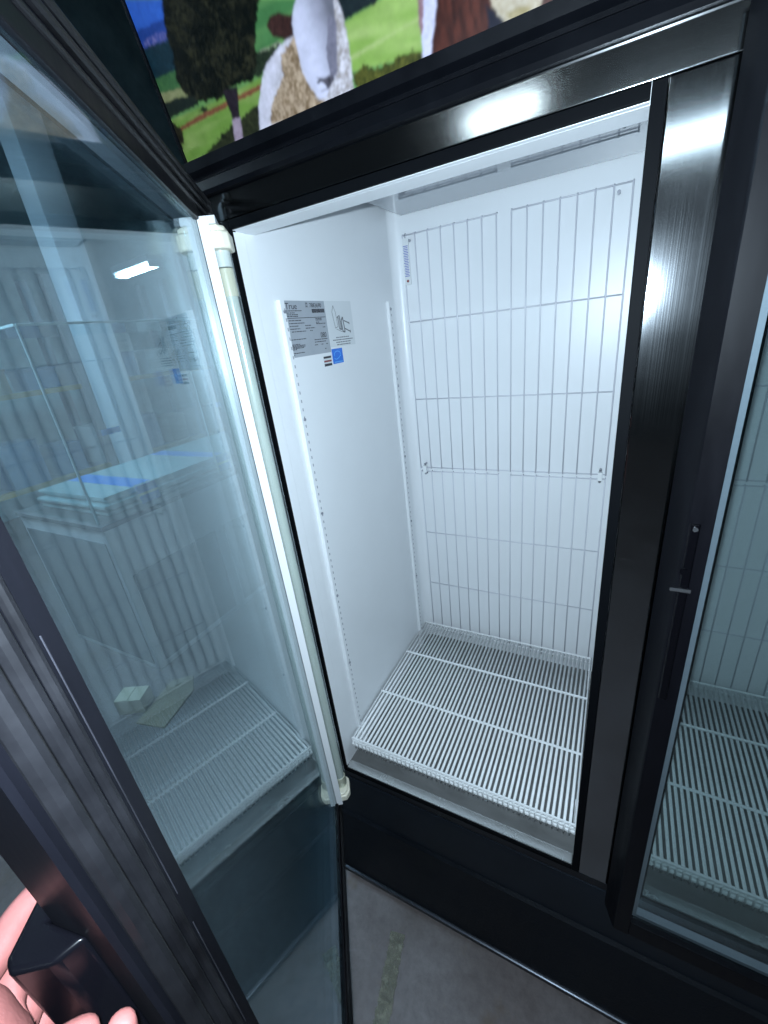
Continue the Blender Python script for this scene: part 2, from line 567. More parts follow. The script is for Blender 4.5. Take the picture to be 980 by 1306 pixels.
# ---- the printed picture: colours stored per vertex of a fine flat grid
ART = {
    'sky': [(-66, 190),(12, 166),(-21, 124),(-77, 141)],
    'hill': [(-77, 160),(2, 153),(-10, 135),(-77, 141)],
    'town': [(-73, 146),(-8, 144),(-12, 134),(-74, 140)],
    'forest': [(-81, 142),(7, 132),(-16, 103),(-88, 107)],
    'field1': [(-93, 109),(-10, 103),(-19, 84),(-94, 94)],
    'field2': [(-96, 94),(-9, 83),(-12, 70),(-83, 78)],
    'hedge1': [(-109, 76),(-64, 78),(-30, 76),(3, 69),(14, 60),(-73, 60),(-94, 57)],
    'field3': [(-92, 59),(56, 53),(148, 54),(134, 28),(-76, -8),(-77, 31)],
    'path': [(-66, 45),(-12, 48),(131, 48),(128, 43),(-10, 42),(-67, 41)],
    'shrub': [(-92, 59),(-64, 56),(-53, 43),(-55, 28),(-73, 19),(-96, 23)],
    'bushes': [(-34, 0),(28, 17),(54, 24),(117, 31),(134, 28),(117, -8),(49, -3)],
    'tuft': [(-4, 52),(7, 55),(17, 51),(10, 47)],
    'crown': [(10, 180),(-1, 163),(-13, 138),(-13, 118),(-25, 95),(-18, 77),(4, 62),(41, 54),(85, 59),(111, 55),(130, 71),(138, 92),(155, 114),(168, 128)],
    'trunk': [(55, 60),(84, 57),(72, 28),(61, -5),(46, -3),(57, 29)],
    'trunkpale': [(55, 27),(72, 26),(62, -5),(46, -3)],
    'fieldU': [(153, 120),(225, 98),(185, 78),(167, 77),(128, 78)],
    'lineU': [(129, 78),(175, 76),(176, 73),(127, 76)],
    'hedgeU': [(123, 77),(174, 74),(171, 57),(131, 56),(112, 57)],
    'body': [(98, -4),(111, 29),(130, 52),(143, 63),(174, 73),(201, 78),(223, 106),(269, 92),(274, 66),(274, 40),(267, -3),(274, -10),(95, -12)],
    'wool': [(123, 4),(132, 23),(165, 44),(170, 64),(199, 74),(197, 40),(213, 7),(234, -2),(191, -6)],
    'ear': [(160, 95),(169, 101),(183, 100),(198, 93),(216, 88),(214, 76),(186, 74),(166, 83)],
    'face': [(207, 97),(199, 85),(198, 63),(198, 47),(201, 29),(215, 7),(225, 7),(250, 25),(259, 54),(265, 85),(264, 95),(222, 109)],
    'muzzle': [(215, 30),(228, 25),(240, 26),(244, 20),(231, 13),(227, 20)],
    'shade': [(254, 76),(263, 67),(250, 25),(237, 19),(241, 50)],
    'fieldR': [(270, 63),(327, 65),(337, 74),(381, 60),(373, 7),(272, 19),(271, 42)],
    'stripeR': [(271, 33),(372, 38),(371, 35),(271, 29)],
    'darkR': [(260, 91),(325, 70),(320, 65),(275, 64),(256, 68)],
    'bushR': [(272, 18),(289, 21),(306, 12),(325, 13),(344, 14),(362, 13),(373, 7),(371, -4),(273, -4)],
    'cowwhite': [(375, 62),(398, 55),(389, 29),(377, -5),(369, -3),(371, 26)],
    'cowedge': [(374, 62),(381, 60),(374, 29),(371, 21),(369, 33)],
    'cowbrown': [(395, 56),(548, 6),(546, -9),(469, -13),(377, -6),(386, 27)],
    'cownavy': [(448, 24),(459, 13),(477, -5),(445, -8),(451, 9)],
    'muzzleC': [(452, 37),(512, 17),(505, -3),(499, -7),(484, -6),(472, -5),(467, 4),(456, 20)],
    'muzzleS': [(470, 9),(487, 10),(498, 5),(487, -4),(477, -3)],
}

def vnoise(x, y, seed):
    r = np.random.RandomState(seed).rand(257, 257)
    xi, yi = np.floor(x).astype(int), np.floor(y).astype(int)
    fx, fy = x - xi, y - yi
    fx, fy = fx * fx * (3 - 2 * fx), fy * fy * (3 - 2 * fy)
    g = lambda i, j: r[i % 257, j % 257]
    return (g(xi, yi) * (1 - fx) + g(xi + 1, yi) * fx) * (1 - fy) + (g(xi, yi + 1) * (1 - fx) + g(xi + 1, yi + 1) * fx) * fy


def fbm(x, y, s, seed, o=4):
    t, a = 0, 0.5
    for k in range(o):
        t = t + a * vnoise(x * s, y * s, seed + k)
        s, a = s * 2.1, a * 0.5
    return t / 0.94


def paint_sign():
    xs = np.concatenate([np.arange(-65, 600, 1.05), np.linspace(602, 1444, 60)])
    vs = np.concatenate([np.arange(0.5, 206, 1.05), np.linspace(208, 399, 20)])
    X, V = np.meshgrid(xs, vs)
    C = np.zeros(X.shape + (3,))
    jx = (fbm(X, V, 0.26, 1) - .5) * .75
    jy = (fbm(X, V, 0.26, 9) - .5) * .75
    fine = fbm(X, V, 0.5, 21, 3)
    mid = fbm(X, V, 0.09, 31)

    def inside(poly, jit):
        px, py = X + jx * jit, V + jy * jit
        r = np.zeros(X.shape, bool)
        n = len(poly)
        for i in range(n):
            (x1, y1), (x2, y2) = poly[i], poly[(i + 1) % n]
            if y1 == y2:
                continue
            c = ((y1 > py) != (y2 > py)) & (px < (x2 - x1) * (py - y1) / (y2 - y1) + x1)
            r ^= c
        return r

    def fill(name, a, b, jit=3.0, nz=None):
        m = inside(ART[name], jit)
        t = np.clip(((fine if nz is None else nz) - 0.25) * 2.0, 0, 1)[..., None]
        C[m] = (np.array(a) * (1 - t) + np.array(b) * t)[m]
        return m
    # everything outside the drawn shapes: sky over meadows
    t = np.clip((V - 120) / 150, 0, 1)[..., None]
    C[:] = np.array((.16, .36, .10)) * (1 - t) + np.array((.04, .15, .60)) * t
    fill('sky', (.035, .14, .60), (.05, .19, .72), 0)
    fill('hill', (.012, .06, .30), (.03, .09, .38), 5)
    fill('town', (.02, .07, .34), (.34, .30, .55), 9, fbm(X, V, 0.35, 77, 2))
    fill('forest', (.006, .022, .035), (.016, .06, .075), 6)
    fill('field1', (.04, .13, .05), (.09, .24, .07), 3)
    fill('field2', (.24, .28, .10), (.40, .42, .20), 4)
    fill('field3', (.19, .36, .06), (.31, .45, .12), 1, fbm(X * .15, V, 0.16, 50, 2))
    fill('hedge1', (.006, .012, .012), (.03, .045, .03), 12)
    fill('path', (.20, .06, .03), (.32, .13, .06), 3)
    fill('tuft', (.01, .02, .01), (.03, .05, .02), 5)
    fill('shrub', (.008, .008, .006), (.05, .045, .02), 14)
    fill('bushes', (.006, .010, .006), (.055, .065, .025), 14)
    fill('fieldU', (.07, .23, .07), (.13, .33, .10), 1, fbm(X * .12, V, .14, 61, 2))
    fill('lineU', (.30, .36, .22), (.40, .44, .28), 2)
    fill('hedgeU', (.008, .018, .010), (.04, .06, .03), 10)
    fill('darkR', (.006, .012, .016), (.02, .035, .035), 8)
    fill('fieldR', (.27, .46, .09), (.42, .58, .18), 1, fbm(X * .12, V + X * .18, .12, 66, 2))
    fill('stripeR', (.38, .52, .16), (.46, .60, .22), 3)
    fill('bushR', (.02, .028, .006), (.16, .17, .03), 14)
    fill('crown', (.002, .004, .003), (.075, .075, .035), 12, fbm(X, V, .07, 88, 2) * .45 + fbm(X, V, .42, 89, 2) * .75 - .22)
    fill('trunk', (.012, .008, .012), (.04, .03, .04), 2)
    fill('trunkpale', (.36, .28, .34), (.55, .46, .52), 2)
    fill('cowbrown', (.030, .008, .006), (.11, .030, .018), 3, fbm(X, V * .3, .25, 90))
    fill('cowwhite', (.55, .57, .72), (.78, .80, .90), 4)
    fill('cowedge', (.25, .13, .14), (.40, .26, .28), 3)
    fill('cownavy', (.004, .005, .014), (.010, .012, .03), 3)
    fill('muzzleC', (.42, .36, .22), (.66, .62, .46), 4)
    fill('muzzleS', (.30, .25, .10), (.46, .40, .22), 5)
    # sheep: white fleece with a tan curly breast, long pale face
    curl = np.sin(X * .55 + 6 * jx + 3 * np.sin(V * .35)) * np.sin(V * .6 + 7 * jy + 2 * np.sin(X * .3)) * .28 + fbm(X, V, .2, 93) * .8 + .08
    fill('body', (.34, .31, .27), (.86, .86, .88), 4, curl)
    m = inside(ART['body'], 4)
    lit = np.clip((185 - X + (V - 30) * .9) / 60, 0, 1)
    C[m] = (C * (1 - .75 * lit[..., None]) + np.array((.84, .85, .92)) * (.75 * lit[..., None]))[m]
    fill('wool', (.20, .13, .06), (.66, .52, .34), 8, curl)
    fill('ear', (.022, .011, .010), (.085, .036, .028), 2)
    # face shaded round its length
    m = inside(ART['face'], 1.5)
    ax = 205 + (95 - V) * .25                       # axis of the muzzle
    u = np.clip((X - ax) / 30, -1.2, 1.6)
    sh = np.clip(1.0 - .42 * np.clip(u, 0, 2) ** 1.3 - .16 * np.clip(-u, 0, 2), .2, 1) * (.93 + .14 * fbm(X, V, .25, 101))
    C[m] = (np.array((.74, .77, .88)) * sh[..., None])[m]
    fill('shade', (.16, .16, .20), (.26, .26, .31), 4)
    fill('muzzle', (.05, .05, .06), (.17, .16, .19), 2)
    for ex, ey, rx, ry, cc in ((219, 24, 3.2, 1.5, (.03, .03, .035)), (236, 21, 2.6, 1.4, (.03, .03, .035)), (226, 14, 7, .9, (.10, .09, .10))):
        m = ((X - ex) / rx) ** 2 + ((V - ey) / ry) ** 2 < 1
        C[m] = np.array(cc)
    C *= (0.52 + 0.20 * mid)[..., None]
    C[..., 1] *= 0.92
    C *= (0.90 + 0.22 * fbm(X, V, .7, 140, 2))[..., None]
    for _ in range(3):          # the print is slightly soft
        B = C.copy()
        B[1:-1, 1:-1] = (4 * C[1:-1, 1:-1] + 2 * (C[:-2, 1:-1] + C[2:, 1:-1] + C[1:-1, :-2] + C[1:-1, 2:])
                         + C[:-2, :-2] + C[2:, 2:] + C[:-2, 2:] + C[2:, :-2]) / 16
        C = B
    nx, nv = len(xs), len(vs)
    co = np.array([sp(0, 0, 0.0004)]) + np.stack([X.ravel() / 1000, TX.y * V.ravel() / 1000, TX.z * V.ravel() / 1000], 1)
    idx = np.arange(nx * nv).reshape(nv, nx)
    f = np.stack([idx[:-1, :-1], idx[:-1, 1:], idx[1:, 1:], idx[1:, :-1]], -1).reshape(-1, 4)
    me = D.meshes.new('sign_picture')
    me.from_pydata(co.tolist(), [], f.tolist())
    at = me.color_attributes.new('print', 'FLOAT_COLOR', 'POINT')
    at.data.foreach_set('color', np.concatenate([C.reshape(-1, 3), np.ones((nx * nv, 1))], 1).ravel().astype(np.float32))
    o = link('sign_picture', me, 'sign_print', fz, False)
    o['label'] = 'printed header picture of a sheep, a brown cow and a dark tree on green fields'


paint_sign()


# base below the doors
MB().prism([(0.011, -0.0405), (-0.004, -0.0405), (-0.006, -0.060), (-0.012, -0.20), (0.011, -0.20)], 'x', XL, XR).build('base_rail', 'base_black', fz)
MB().prism([(0.02, -0.2005), (-0.0125, -0.2005), (-0.020, -0.208), (-0.046, -0.452), (0.02, -0.452)], 'x', XL + 0.004, XR).build('base_panel', 'black_paint', fz)
MB().prism([(0.0, -0.4525), (-0.047, -0.4525), (-0.0535, -0.456), (-0.0535, -0.470), (-0.047, -0.474), (0.0, -0.474)], 'x', XL + 0.004, XR).build('base_trim', 'steel_dark', fz)
for x in (-0.02, 0.66, 1.36):
    box('foot', 'black_plastic', fz, x, x + 0.05, 0.0, 0.05, FLOOR, -0.4745)

# slotted shelf standards
def standard(x, y, sgn):
    o = MB().box(x, x + sgn * 0.010, y - 0.0075, y + 0.0065, -0.008, 1.262, bev=0.0012).build('shelf_standard', 'liner', fz)
    b = MB()
    for k in range(66):
        z = 0.05 + k * 0.0183
        b.box(x + sgn * 0.0090, x + sgn * 0.0104, y + 0.0010, y + 0.0040, z, z + 0.0065)
    tag(b.build('slots', 'slot_dark', o, False), kind='stuff')
    for z in (0.32, 0.55, 0.79, 1.02, 1.24):
        MB().tube([(x + sgn * 0.0098, y + 0.001, z), (x + sgn * 0.0125, y + 0.001, z)], 0.0034, 10).build('screw', 'screw', o)
standard(-0.006, 0.095, 1)
standard(-0.006, 0.582, 1)
standard(1.386, 0.100, -1)
standard(1.386, 0.582, -1)


# wire guards on the rear wall
def rod_mesh(name, length, r, n=8, bend=None):
    b = MB()
    pts = [(0, 0, 0), (0, 0, length)] if not bend else [(0, 0, 0), (0, 0, length - 0.004), (0, 0.003, length - 0.0005), (0, 0.009, length)]
    b.tube(pts, r, n)
    me = D.meshes.new(name)
    b.bm.to_mesh(me); b.bm.free()
    me.materials.append(MATS['wire_grey'])
    me.polygons.foreach_set('use_smooth', [True] * len(me.polygons))
    return me


GY = 0.641
def guard(x0, zlo, zhi, rails, gap_top):
    g = empty('wire_guard', (x0, GY, zlo), 0, fz)
    v = rod_mesh('wire', zhi - zlo, 0.0020, 10, True)
    for k in range(16):
        o = D.objects.new('wire', v); COL.objects.link(o); o.parent = g
        o.location = (k * 0.0382, -0.0032, 0)
    Lh = 15 * 0.0382
    h = rod_mesh('cross_wire', Lh, 0.0019)
    hl = rod_mesh('cross_wire', 7 * 0.0382, 0.0019)
    for z in rails:
        if gap_top and z == rails[-1]:
            for xx in (0, 8 * 0.0382):
                o = D.objects.new('cross_wire', hl); COL.objects.link(o); o.parent = g
                o.location = (xx, 0.002, z - zlo); o.rotation_euler = (0, math.pi / 2, 0)
        else:
            o = D.objects.new('cross_wire', h); COL.objects.link(o); o.parent = g
            o.location = (0, 0, z - zlo); o.rotation_euler = (0, math.pi / 2, 0)
    return g


def clip(g, x, z):
    c = MB().box(x - 0.006, x + 0.006, -0.006, 0.014, z - 0.012, z + 0.012, bev=0.002).build('clip', 'wire_white', g)
    for dz in (-0.017, 0.017):
        MB().tube([(x, 0.016, z + dz), (x, 0.002, z + dz)], 0.0038, 10).build('screw', 'screw', c)


for x0 in (0.0358, 0.772):
    gu = guard(x0, 0.732, 1.4289, (0.7345, 0.967, 1.199, 1.4270), True)
    gl = guard(x0, 0.035, 0.722, (0.040, 0.262, 0.482, 0.7195), True)
    for xx in (0.014, 0.559):
        clip(gu, xx, -0.004)
    for xx in (0.545,):
        MB().tube([(xx, 0.016, 0.680), (xx, -0.004, 0.680)], 0.0040, 10).build('screw', 'screw', gu)
    MB().tube([(0.014, 0.016, 0.682), (0.014, -0.004, 0.682)], 0.0036, 10).build('screw', 'screw', gu)


# ---- doors (built once in door space: x from the hinge edge, y inwards, z up)
DW, DT = 0.762, 0.025
ZG0, ZG1 = 0.0, 1.366
ZD0, ZD1 = -0.047, 1.421
SH, SF = 0.100, 0.057           # hinge stile, free stile

def door(name_loc, rz, mir):
    SF = 0.045 if mir else 0.057
    d = empty('door', name_loc, rz, fz)
    d['label'] = ('open left door of the freezer, black frame, unlit tube lamp on its hinge side' if not mir
                  else 'closed right door of the freezer with black handle and teal tinted glass')
    def fin(b, n, m, p=d, sm=True):
        if mir: b.mirror_x()
        return b.build(n, m, p, sm)
    # frame members
    fin(MB().box(0.0, SH, -DT, 0.012, ZD0, ZD1, bev=0.003), 'stile', 'stile_black')
    fin(MB().prism([(DW - SF, -DT), (DW - 0.019, -DT), (DW - 0.016, -DT + 0.003), (DW - 0.001, 0.012), (DW, 0.0145), (DW - 0.002, 0.017), (DW - SF, 0.017)], 'z', ZD0, ZD1), 'stile', 'stile_black')
    fin(MB().box(SH + 0.0004, DW - SF - 0.0004, -DT, 0.014, ZG1, ZD1 - 0.0006, bev=0.003), 'rail', 'stile_black')
    fin(MB().box(SH + 0.0004, DW - SF - 0.0004, -DT, 0.014, ZD0 + 0.0006, ZG0, bev=0.003), 'rail', 'stile_black')
    # gasket ridges round the inner face
    for (xx, r, yy) in ((DW - 0.012, 0.006, 0.0185), (DW - 0.026, 0.0045, 0.0185), (DW - 0.038, 0.003, 0.0175)):
        fin(MB().tube([(xx, yy, ZD0 + 0.01), (xx, yy, ZD1 - 0.01)], r, 10), 'gasket', 'rubber')
    for (zz, r, yy) in ((ZD1 - 0.010, 0.005, 0.0155), (ZD1 - 0.022, 0.0045, 0.0155), (ZD1 - 0.034, 0.003, 0.0145), (ZD0 + 0.010, 0.005, 0.0155), (ZD0 + 0.024, 0.0035, 0.0155)):
        fin(MB().tube([(0.006, yy, zz), (DW - 0.016, yy, zz)], r, 10), 'gasket', 'rubber')
    fin(MB().tube([(0.010, 0.014, ZD0 + 0.01), (0.010, 0.014, ZD1 - 0.01)], 0.006, 10), 'gasket', 'rubber')
    # broken paler grey streaks along the gasket
    if not mir:
        b = MB()
        random.seed(3)
        for xx, w_ in ((DW - 0.0335, 0.0016), (DW - 0.0195, 0.0032), (DW - 0.046, 0.0010)):
            z = 0.35
            while z < 1.36:
                l = random.uniform(0.05, 0.22)
                ww = w_ * random.uniform(0.5, 1.15)
                b.box(xx - ww / 2, xx + ww / 2, 0.0166, 0.0174, z, min(z + l, 1.37), bev=0.0003, seg=1)
                z += l + random.uniform(0.0, 0.05)
        tag(fin(b, 'grey_streaks', 'streak_grey'), kind='stuff')
    # two panes and the bright spacer between them
    fin(MB().box(SH + 0.0005, DW - SF - 0.0005, 0.0055, 0.0095, ZG0 + 0.0005, ZG1 - 0.0005), 'glass_pane', 'door_glass_dark' if mir else 'door_glass', sm=False)
    fin(MB().box(SH + 0.0005, DW - SF - 0.0005, -0.0140, -0.0100, ZG0 + 0.0005, ZG1 - 0.0005), 'glass_pane', 'door_glass_dark' if mir else 'door_glass', sm=False)
    fin(MB().box(SH + 0.001, SH + 0.010, -0.0095, 0.005, ZG0 + 0.001, ZG1 - 0.001), 'spacer', 'spacer_alu')
    fin(MB().box(DW - SF - 0.010, DW - SF - 0.001, -0.0095, 0.005, ZG0 + 0.001, ZG1 - 0.001), 'spacer', 'spacer_alu')
    fin(MB().box(SH + 0.0102, DW - SF - 0.0102, -0.0095, 0.005, ZG1 - 0.010, ZG1 - 0.001), 'spacer', 'spacer_alu')
    fin(MB().box(SH + 0.0102, DW - SF - 0.0102, -0.0095, 0.005, ZG0 + 0.001, ZG0 + 0.010), 'spacer', 'spacer_alu')
    # white channel that holds the lamp
    fin(MB().box(SH + 0.001, SH + 0.0035, 0.0100, 0.0260, ZG0 - 0.008, ZG1 + 0.002, bev=0.0008), 'lamp_channel', 'white_trim')
    # lamp: tube, clear cover, collars, end caps
    LX, LY = 0.068, 0.029
    lamp = fin(MB().tube([(LX, LY, 0.040), (LX, LY, 1.300)], 0.0115, 20), 'lamp_tube', 'tube_white')
    fin(MB().tube([(LX, LY, 0.012), (LX, LY, 1.335)], 0.0155, 24, cap=False), 'lamp_cover', 'lamp_cover')
    fin(MB().tube([(LX, LY, 1.305), (LX, LY, 1.336)], 0.0137, 20), 'lamp_collar', 'white_trim')
    fin(MB().tube([(LX, LY, 1.262), (LX, LY, 1.303)], 0.0139, 20), 'lamp_collar', 'cream_band')
    fin(MB().tube([(LX, LY, 0.020), (LX, LY, 0.060)], 0.0139, 20), 'lamp_collar', 'cream_band')
    cap = [(LX - 0.030, 0.0125), (SH + 0.001, 0.0125), (SH + 0.001, 0.040), (LX + 0.020, 0.050), (LX - 0.016, 0.050), (LX - 0.030, 0.038)]
    for za, zb in ((1.328, 1.352), (0.000, 0.020)):
        c = MB().prism(cap, 'z', za, zb)
        c.prism([(x * 0.94 + LX * 0.06, 0.0125 + (y - 0.0125) * 0.88) for x, y in cap], 'z', zb + 0.0002, zb + 0.008)
        o = fin(c, 'lamp_cap', 'cream')
        bv = o.modifiers.new('bevel', 'BEVEL'); bv.width = 0.003; bv.segments = 2
    # slope of the upper cap up to the channel
    fin(MB().prism([(SH + 0.0008, 1.3605), (SH - 0.004, 1.372), (LX - 0.010, 1.3605)], 'y', 0.0126, 0.036), 'cap_gusset', 'white_trim')
    # hinge
    fin(MB().box(0.006, 0.060, -0.012, 0.012, ZD1 + 0.0005, ZD1 + 0.004), 'hinge_plate', 'black_plastic')
    fin(MB().tube([(0.016, 0.0, ZD1 + 0.004), (0.016, 0.0, ZD1 + 0.014)], 0.007, 12), 'hinge_pin', 'black_plastic')
    # pull handle on the outer face near the free edge
    hb = MB()
    HX = 0.036 if mir else 0.046
    if mir:
        hb.prism([(DW - 0.032, -DT - 0.0004), (DW - 0.030, -DT - 0.0040), (DW - 0.022, -DT - 0.0040), (DW - 0.0195, -DT - 0.0004)], 'z', 0.620, 0.914)
    else:
        hb.prism([(DW - HX, -DT - 0.0004), (DW - HX, -0.034), (DW - HX + 0.004, -0.038), (DW - 0.004, -0.038), (DW + 0.002, -0.033),
                  (DW + 0.002, -0.012), (DW - 0.0065, 0.0000), (DW - 0.0175, -DT - 0.0004)], 'z', 0.620, 0.914)
    ho = fin(hb, 'handle', 'black_gloss')
    bv = ho.modifiers.new('bevel', 'BEVEL'); bv.width = 0.001 if mir else 0.007; bv.segments = 4; bv.limit_method = 'ANGLE'; bv.angle_limit = 0.5
    ly = -DT - 0.0042 if mir else -0.0382
    fin(MB().box(DW - 0.034, DW - 0.010, ly - 0.0030, ly, 0.8150, 0.8200, bev=0.0014), 'lock_plate', 'lock_metal', ho)
    fin(MB().tube([(DW - 0.022, ly, 0.846), (DW - 0.022, ly - 0.0023, 0.846)], 0.0045, 14), 'lock', 'black_gloss', ho)
    if mir:
        fin(MB().tube([(DW - 0.026, ly, 0.908), (DW - 0.026, ly - 0.002, 0.908)], 0.003, 12), 'screw', 'lock_metal', ho)
    return d


TH = math.radians(54.43)
door((-0.0365, -0.0255, 0), -TH, False)
door((0.692 + DW, -0.0365, 0), 0.0, True)

# ---- stickers on the left wall (wall face x = -0.006)
WX = -0.0058
RX = (math.pi / 2, 0, math.pi / 2)       # text lies on the wall, reads along +y
def patch(name, m, y0, y1, z0, z1, off, parent=fz):
    return MB().box(WX + off, WX + off + 0.0003, y0, y1, z0, z1).build(name, m, parent, False)

lab = patch('rating_label', 'label_grey', 0.1060, 0.2560, 1.150, 1.262, 0.0)
lab['label'] = 'silver grey rating plate sticker with printed model and serial lines'
random.seed(11)
b = MB()
def ink(y0, y1, z, h=0.0016, off=0.0005):
    """a line of tiny unreadable print: broken dashes"""
    y = y0
    while y < y1:
        l = random.uniform(0.003, 0.009)
        b.box(WX + off, WX + off + 0.0002, y, min(y + l, y1), z, z + h)
        y += l + random.uniform(0.0008, 0.002)
LZ = 1.262
b.box(WX + .0005, WX + .0007, 0.109, 0.253, LZ - 0.0345, LZ - 0.0333)
for y0, y1, dz in ((0.112, 0.165, .0205), (0.112, 0.140, .0245), (0.112, 0.150, .0280), (0.112, 0.150, .0312),
                   (0.116, 0.158, .0395), (0.116, 0.168, .0450), (0.116, 0.145, .0505), (0.170, 0.192, .0505), (0.116, 0.150, .0560),
                   (0.170, 0.205, .0560), (0.120, 0.170, .0615), (0.185, 0.195, .0615), (0.212, 0.236, .0375), (0.212, 0.236, .0405),
                   (0.212, 0.250, .0480), (0.212, 0.225, .0450), (0.236, 0.246, .0560),
                   (0.112, 0.165, .0770), (0.112, 0.140, .0870), (0.112, 0.158, .0895), (0.112, 0.158, .0920), (0.112, 0.152, .0945), (0.112, 0.126, .0970),
                   (0.196, 0.248, .0815), (0.196, 0.240, .0865), (0.112, 0.152, .1045), (0.194, 0.206, .0925), (0.220, 0.228, .0925), (0.240, 0.246, .0925),
                   (0.232, 0.238, .1030), (0.112, 0.116, .1085)):
    ink(y0, y1, LZ - dz)
# emphasised barcode lines
y = 0.203
while y < 0.251:
    l = random.choice((0.0006, 0.001, 0.0014))
    b.box(WX + .0005, WX + .0007, y, y + l, LZ - 0.0245, LZ - 0.0165)
    y += l + random.choice((0.0005, 0.0008))
tag(b.build('small_print', 'ink', lab, False), kind='stuff')
text('logo_lettering', 'True', 'ink', lab, (WX + .0005, 0.1115, LZ - 0.0165), 0.0175, RX, 1.15)
box('logo_bar', 'ink', lab, WX + .0005, WX + .0007, 0.108, 0.124, LZ - 0.0062, LZ - 0.0048, bev=0)
text('serial_number', '7883690', 'ink', lab, (WX + .0005, 0.1965, LZ - 0.0135), 0.0125, RX, 1.05)
text('serial_caption', 'SER.\nNO.', 'ink', lab, (WX + .0005, 0.182, LZ - 0.0075), 0.0055, RX, 1.0)
text('code_number', '080', 'ink', lab, (WX + .0005, 0.2225, LZ - 0.0775), 0.0165, RX, 0.95)

lab2 = patch('instruction_label', 'label_white', 0.2575, 0.3735, 1.160, 1.262, 0.0004)
lab2['label'] = 'white instruction sticker with a grey line drawing and four lines of text'
b = MB()
for y0, y1, z in ((0.285, 0.345, 1.1795), (0.270, 0.362, 1.1740), (0.283, 0.350, 1.1685), (0.285, 0.348, 1.1630)):
    ink(y0, y1, z, 0.0022, 0.0009)
tag(b.build('small_print', 'ink_grey', lab2, False), kind='stuff')
b = MB()
o0, o1 = WX + .0009, WX + .0011
for y0, z0, y1, z1, t in ((.282, 1.238, .290, 1.252, .0016), (.290, 1.252, .297, 1.236, .0014), (.297, 1.236, .300, 1.205, .0014), (.282, 1.238, .288, 1.202, .0016),
                          (.288, 1.202, .300, 1.205, .0012), (.300, 1.225, .312, 1.230, .002), (.312, 1.230, .316, 1.198, .003), (.304, 1.228, .306, 1.200, .003),
                          (.306, 1.200, .316, 1.198, .003), (.309, 1.226, .311, 1.200, .002), (.318, 1.218, .326, 1.226, .004), (.326, 1.226, .330, 1.192, .004), (.318, 1.218, .320, 1.194, .004),
                          (.320, 1.194, .330, 1.192, .003), (.330, 1.218, .352, 1.212, .0028), (.330, 1.200, .354, 1.192, .0028), (.352, 1.214, .354, 1.209, .004), (.354, 1.195, .356, 1.189, .004),
                          (.292, 1.200, .312, 1.194, .001), (.312, 1.194, .330, 1.190, .001)):
    dv = Vector((0, y1 - y0, z1 - z0)); nv = Vector((0, -dv.z, dv.y)).normalized() * t / 2
    bb = bmesh.new()
    c = [Vector((o1, y0, z0)), Vector((o1, y1, z1))]
    vs = [bb.verts.new(p) for p in (c[0] - nv, c[1] - nv, c[1] + nv, c[0] + nv)]
    bb.faces.new(vs)
    b._join(bb)
tag(b.build('line_drawing', 'ink_grey', lab2, False), kind='stuff')
st = patch('energy_sticker', 'sticker_blue', 0.2570, 0.3045, 1.1215, 1.1560, 0.0007)
st['label'] = 'small bright blue sticker with a pale swirl emblem'
b = MB()
pts = []
for k in range(15):
    a = math.radians(200 - k * 16)
    pts.append((WX + .0011, 0.2800 + 0.014 * math.cos(a), 1.1425 + 0.0075 * math.sin(a)))
pts += [(WX + .0011, 0.283, 1.134), (WX + .0011, 0.272, 1.1315), (WX + .0011, 0.264, 1.134)]
b.tube(pts, 0.0010, 5)
b.box(WX + .0010, WX + .0013, 0.262, 0.300, 1.1240, 1.1262)
b.build('emblem', 'sticker_light', st, False)
st2 = patch('approval_sticker', 'label_white', 0.2180, 0.2520, 1.1190, 1.1430, 0.0005)
st2['label'] = 'small white sticker with black bars and dark red middle band'
b = MB().box(WX + .0009, WX + .0011, 0.2195, 0.2505, 1.1375, 1.1420).box(WX + .0009, WX + .0011, 0.2195, 0.2505, 1.1200, 1.1255)
b.build('bar', 'ink', st2, False)
MB().box(WX + .0009, WX + .0011, 0.2195, 0.2505, 1.1290, 1.1330).build('band', 'ink_red', st2, False)

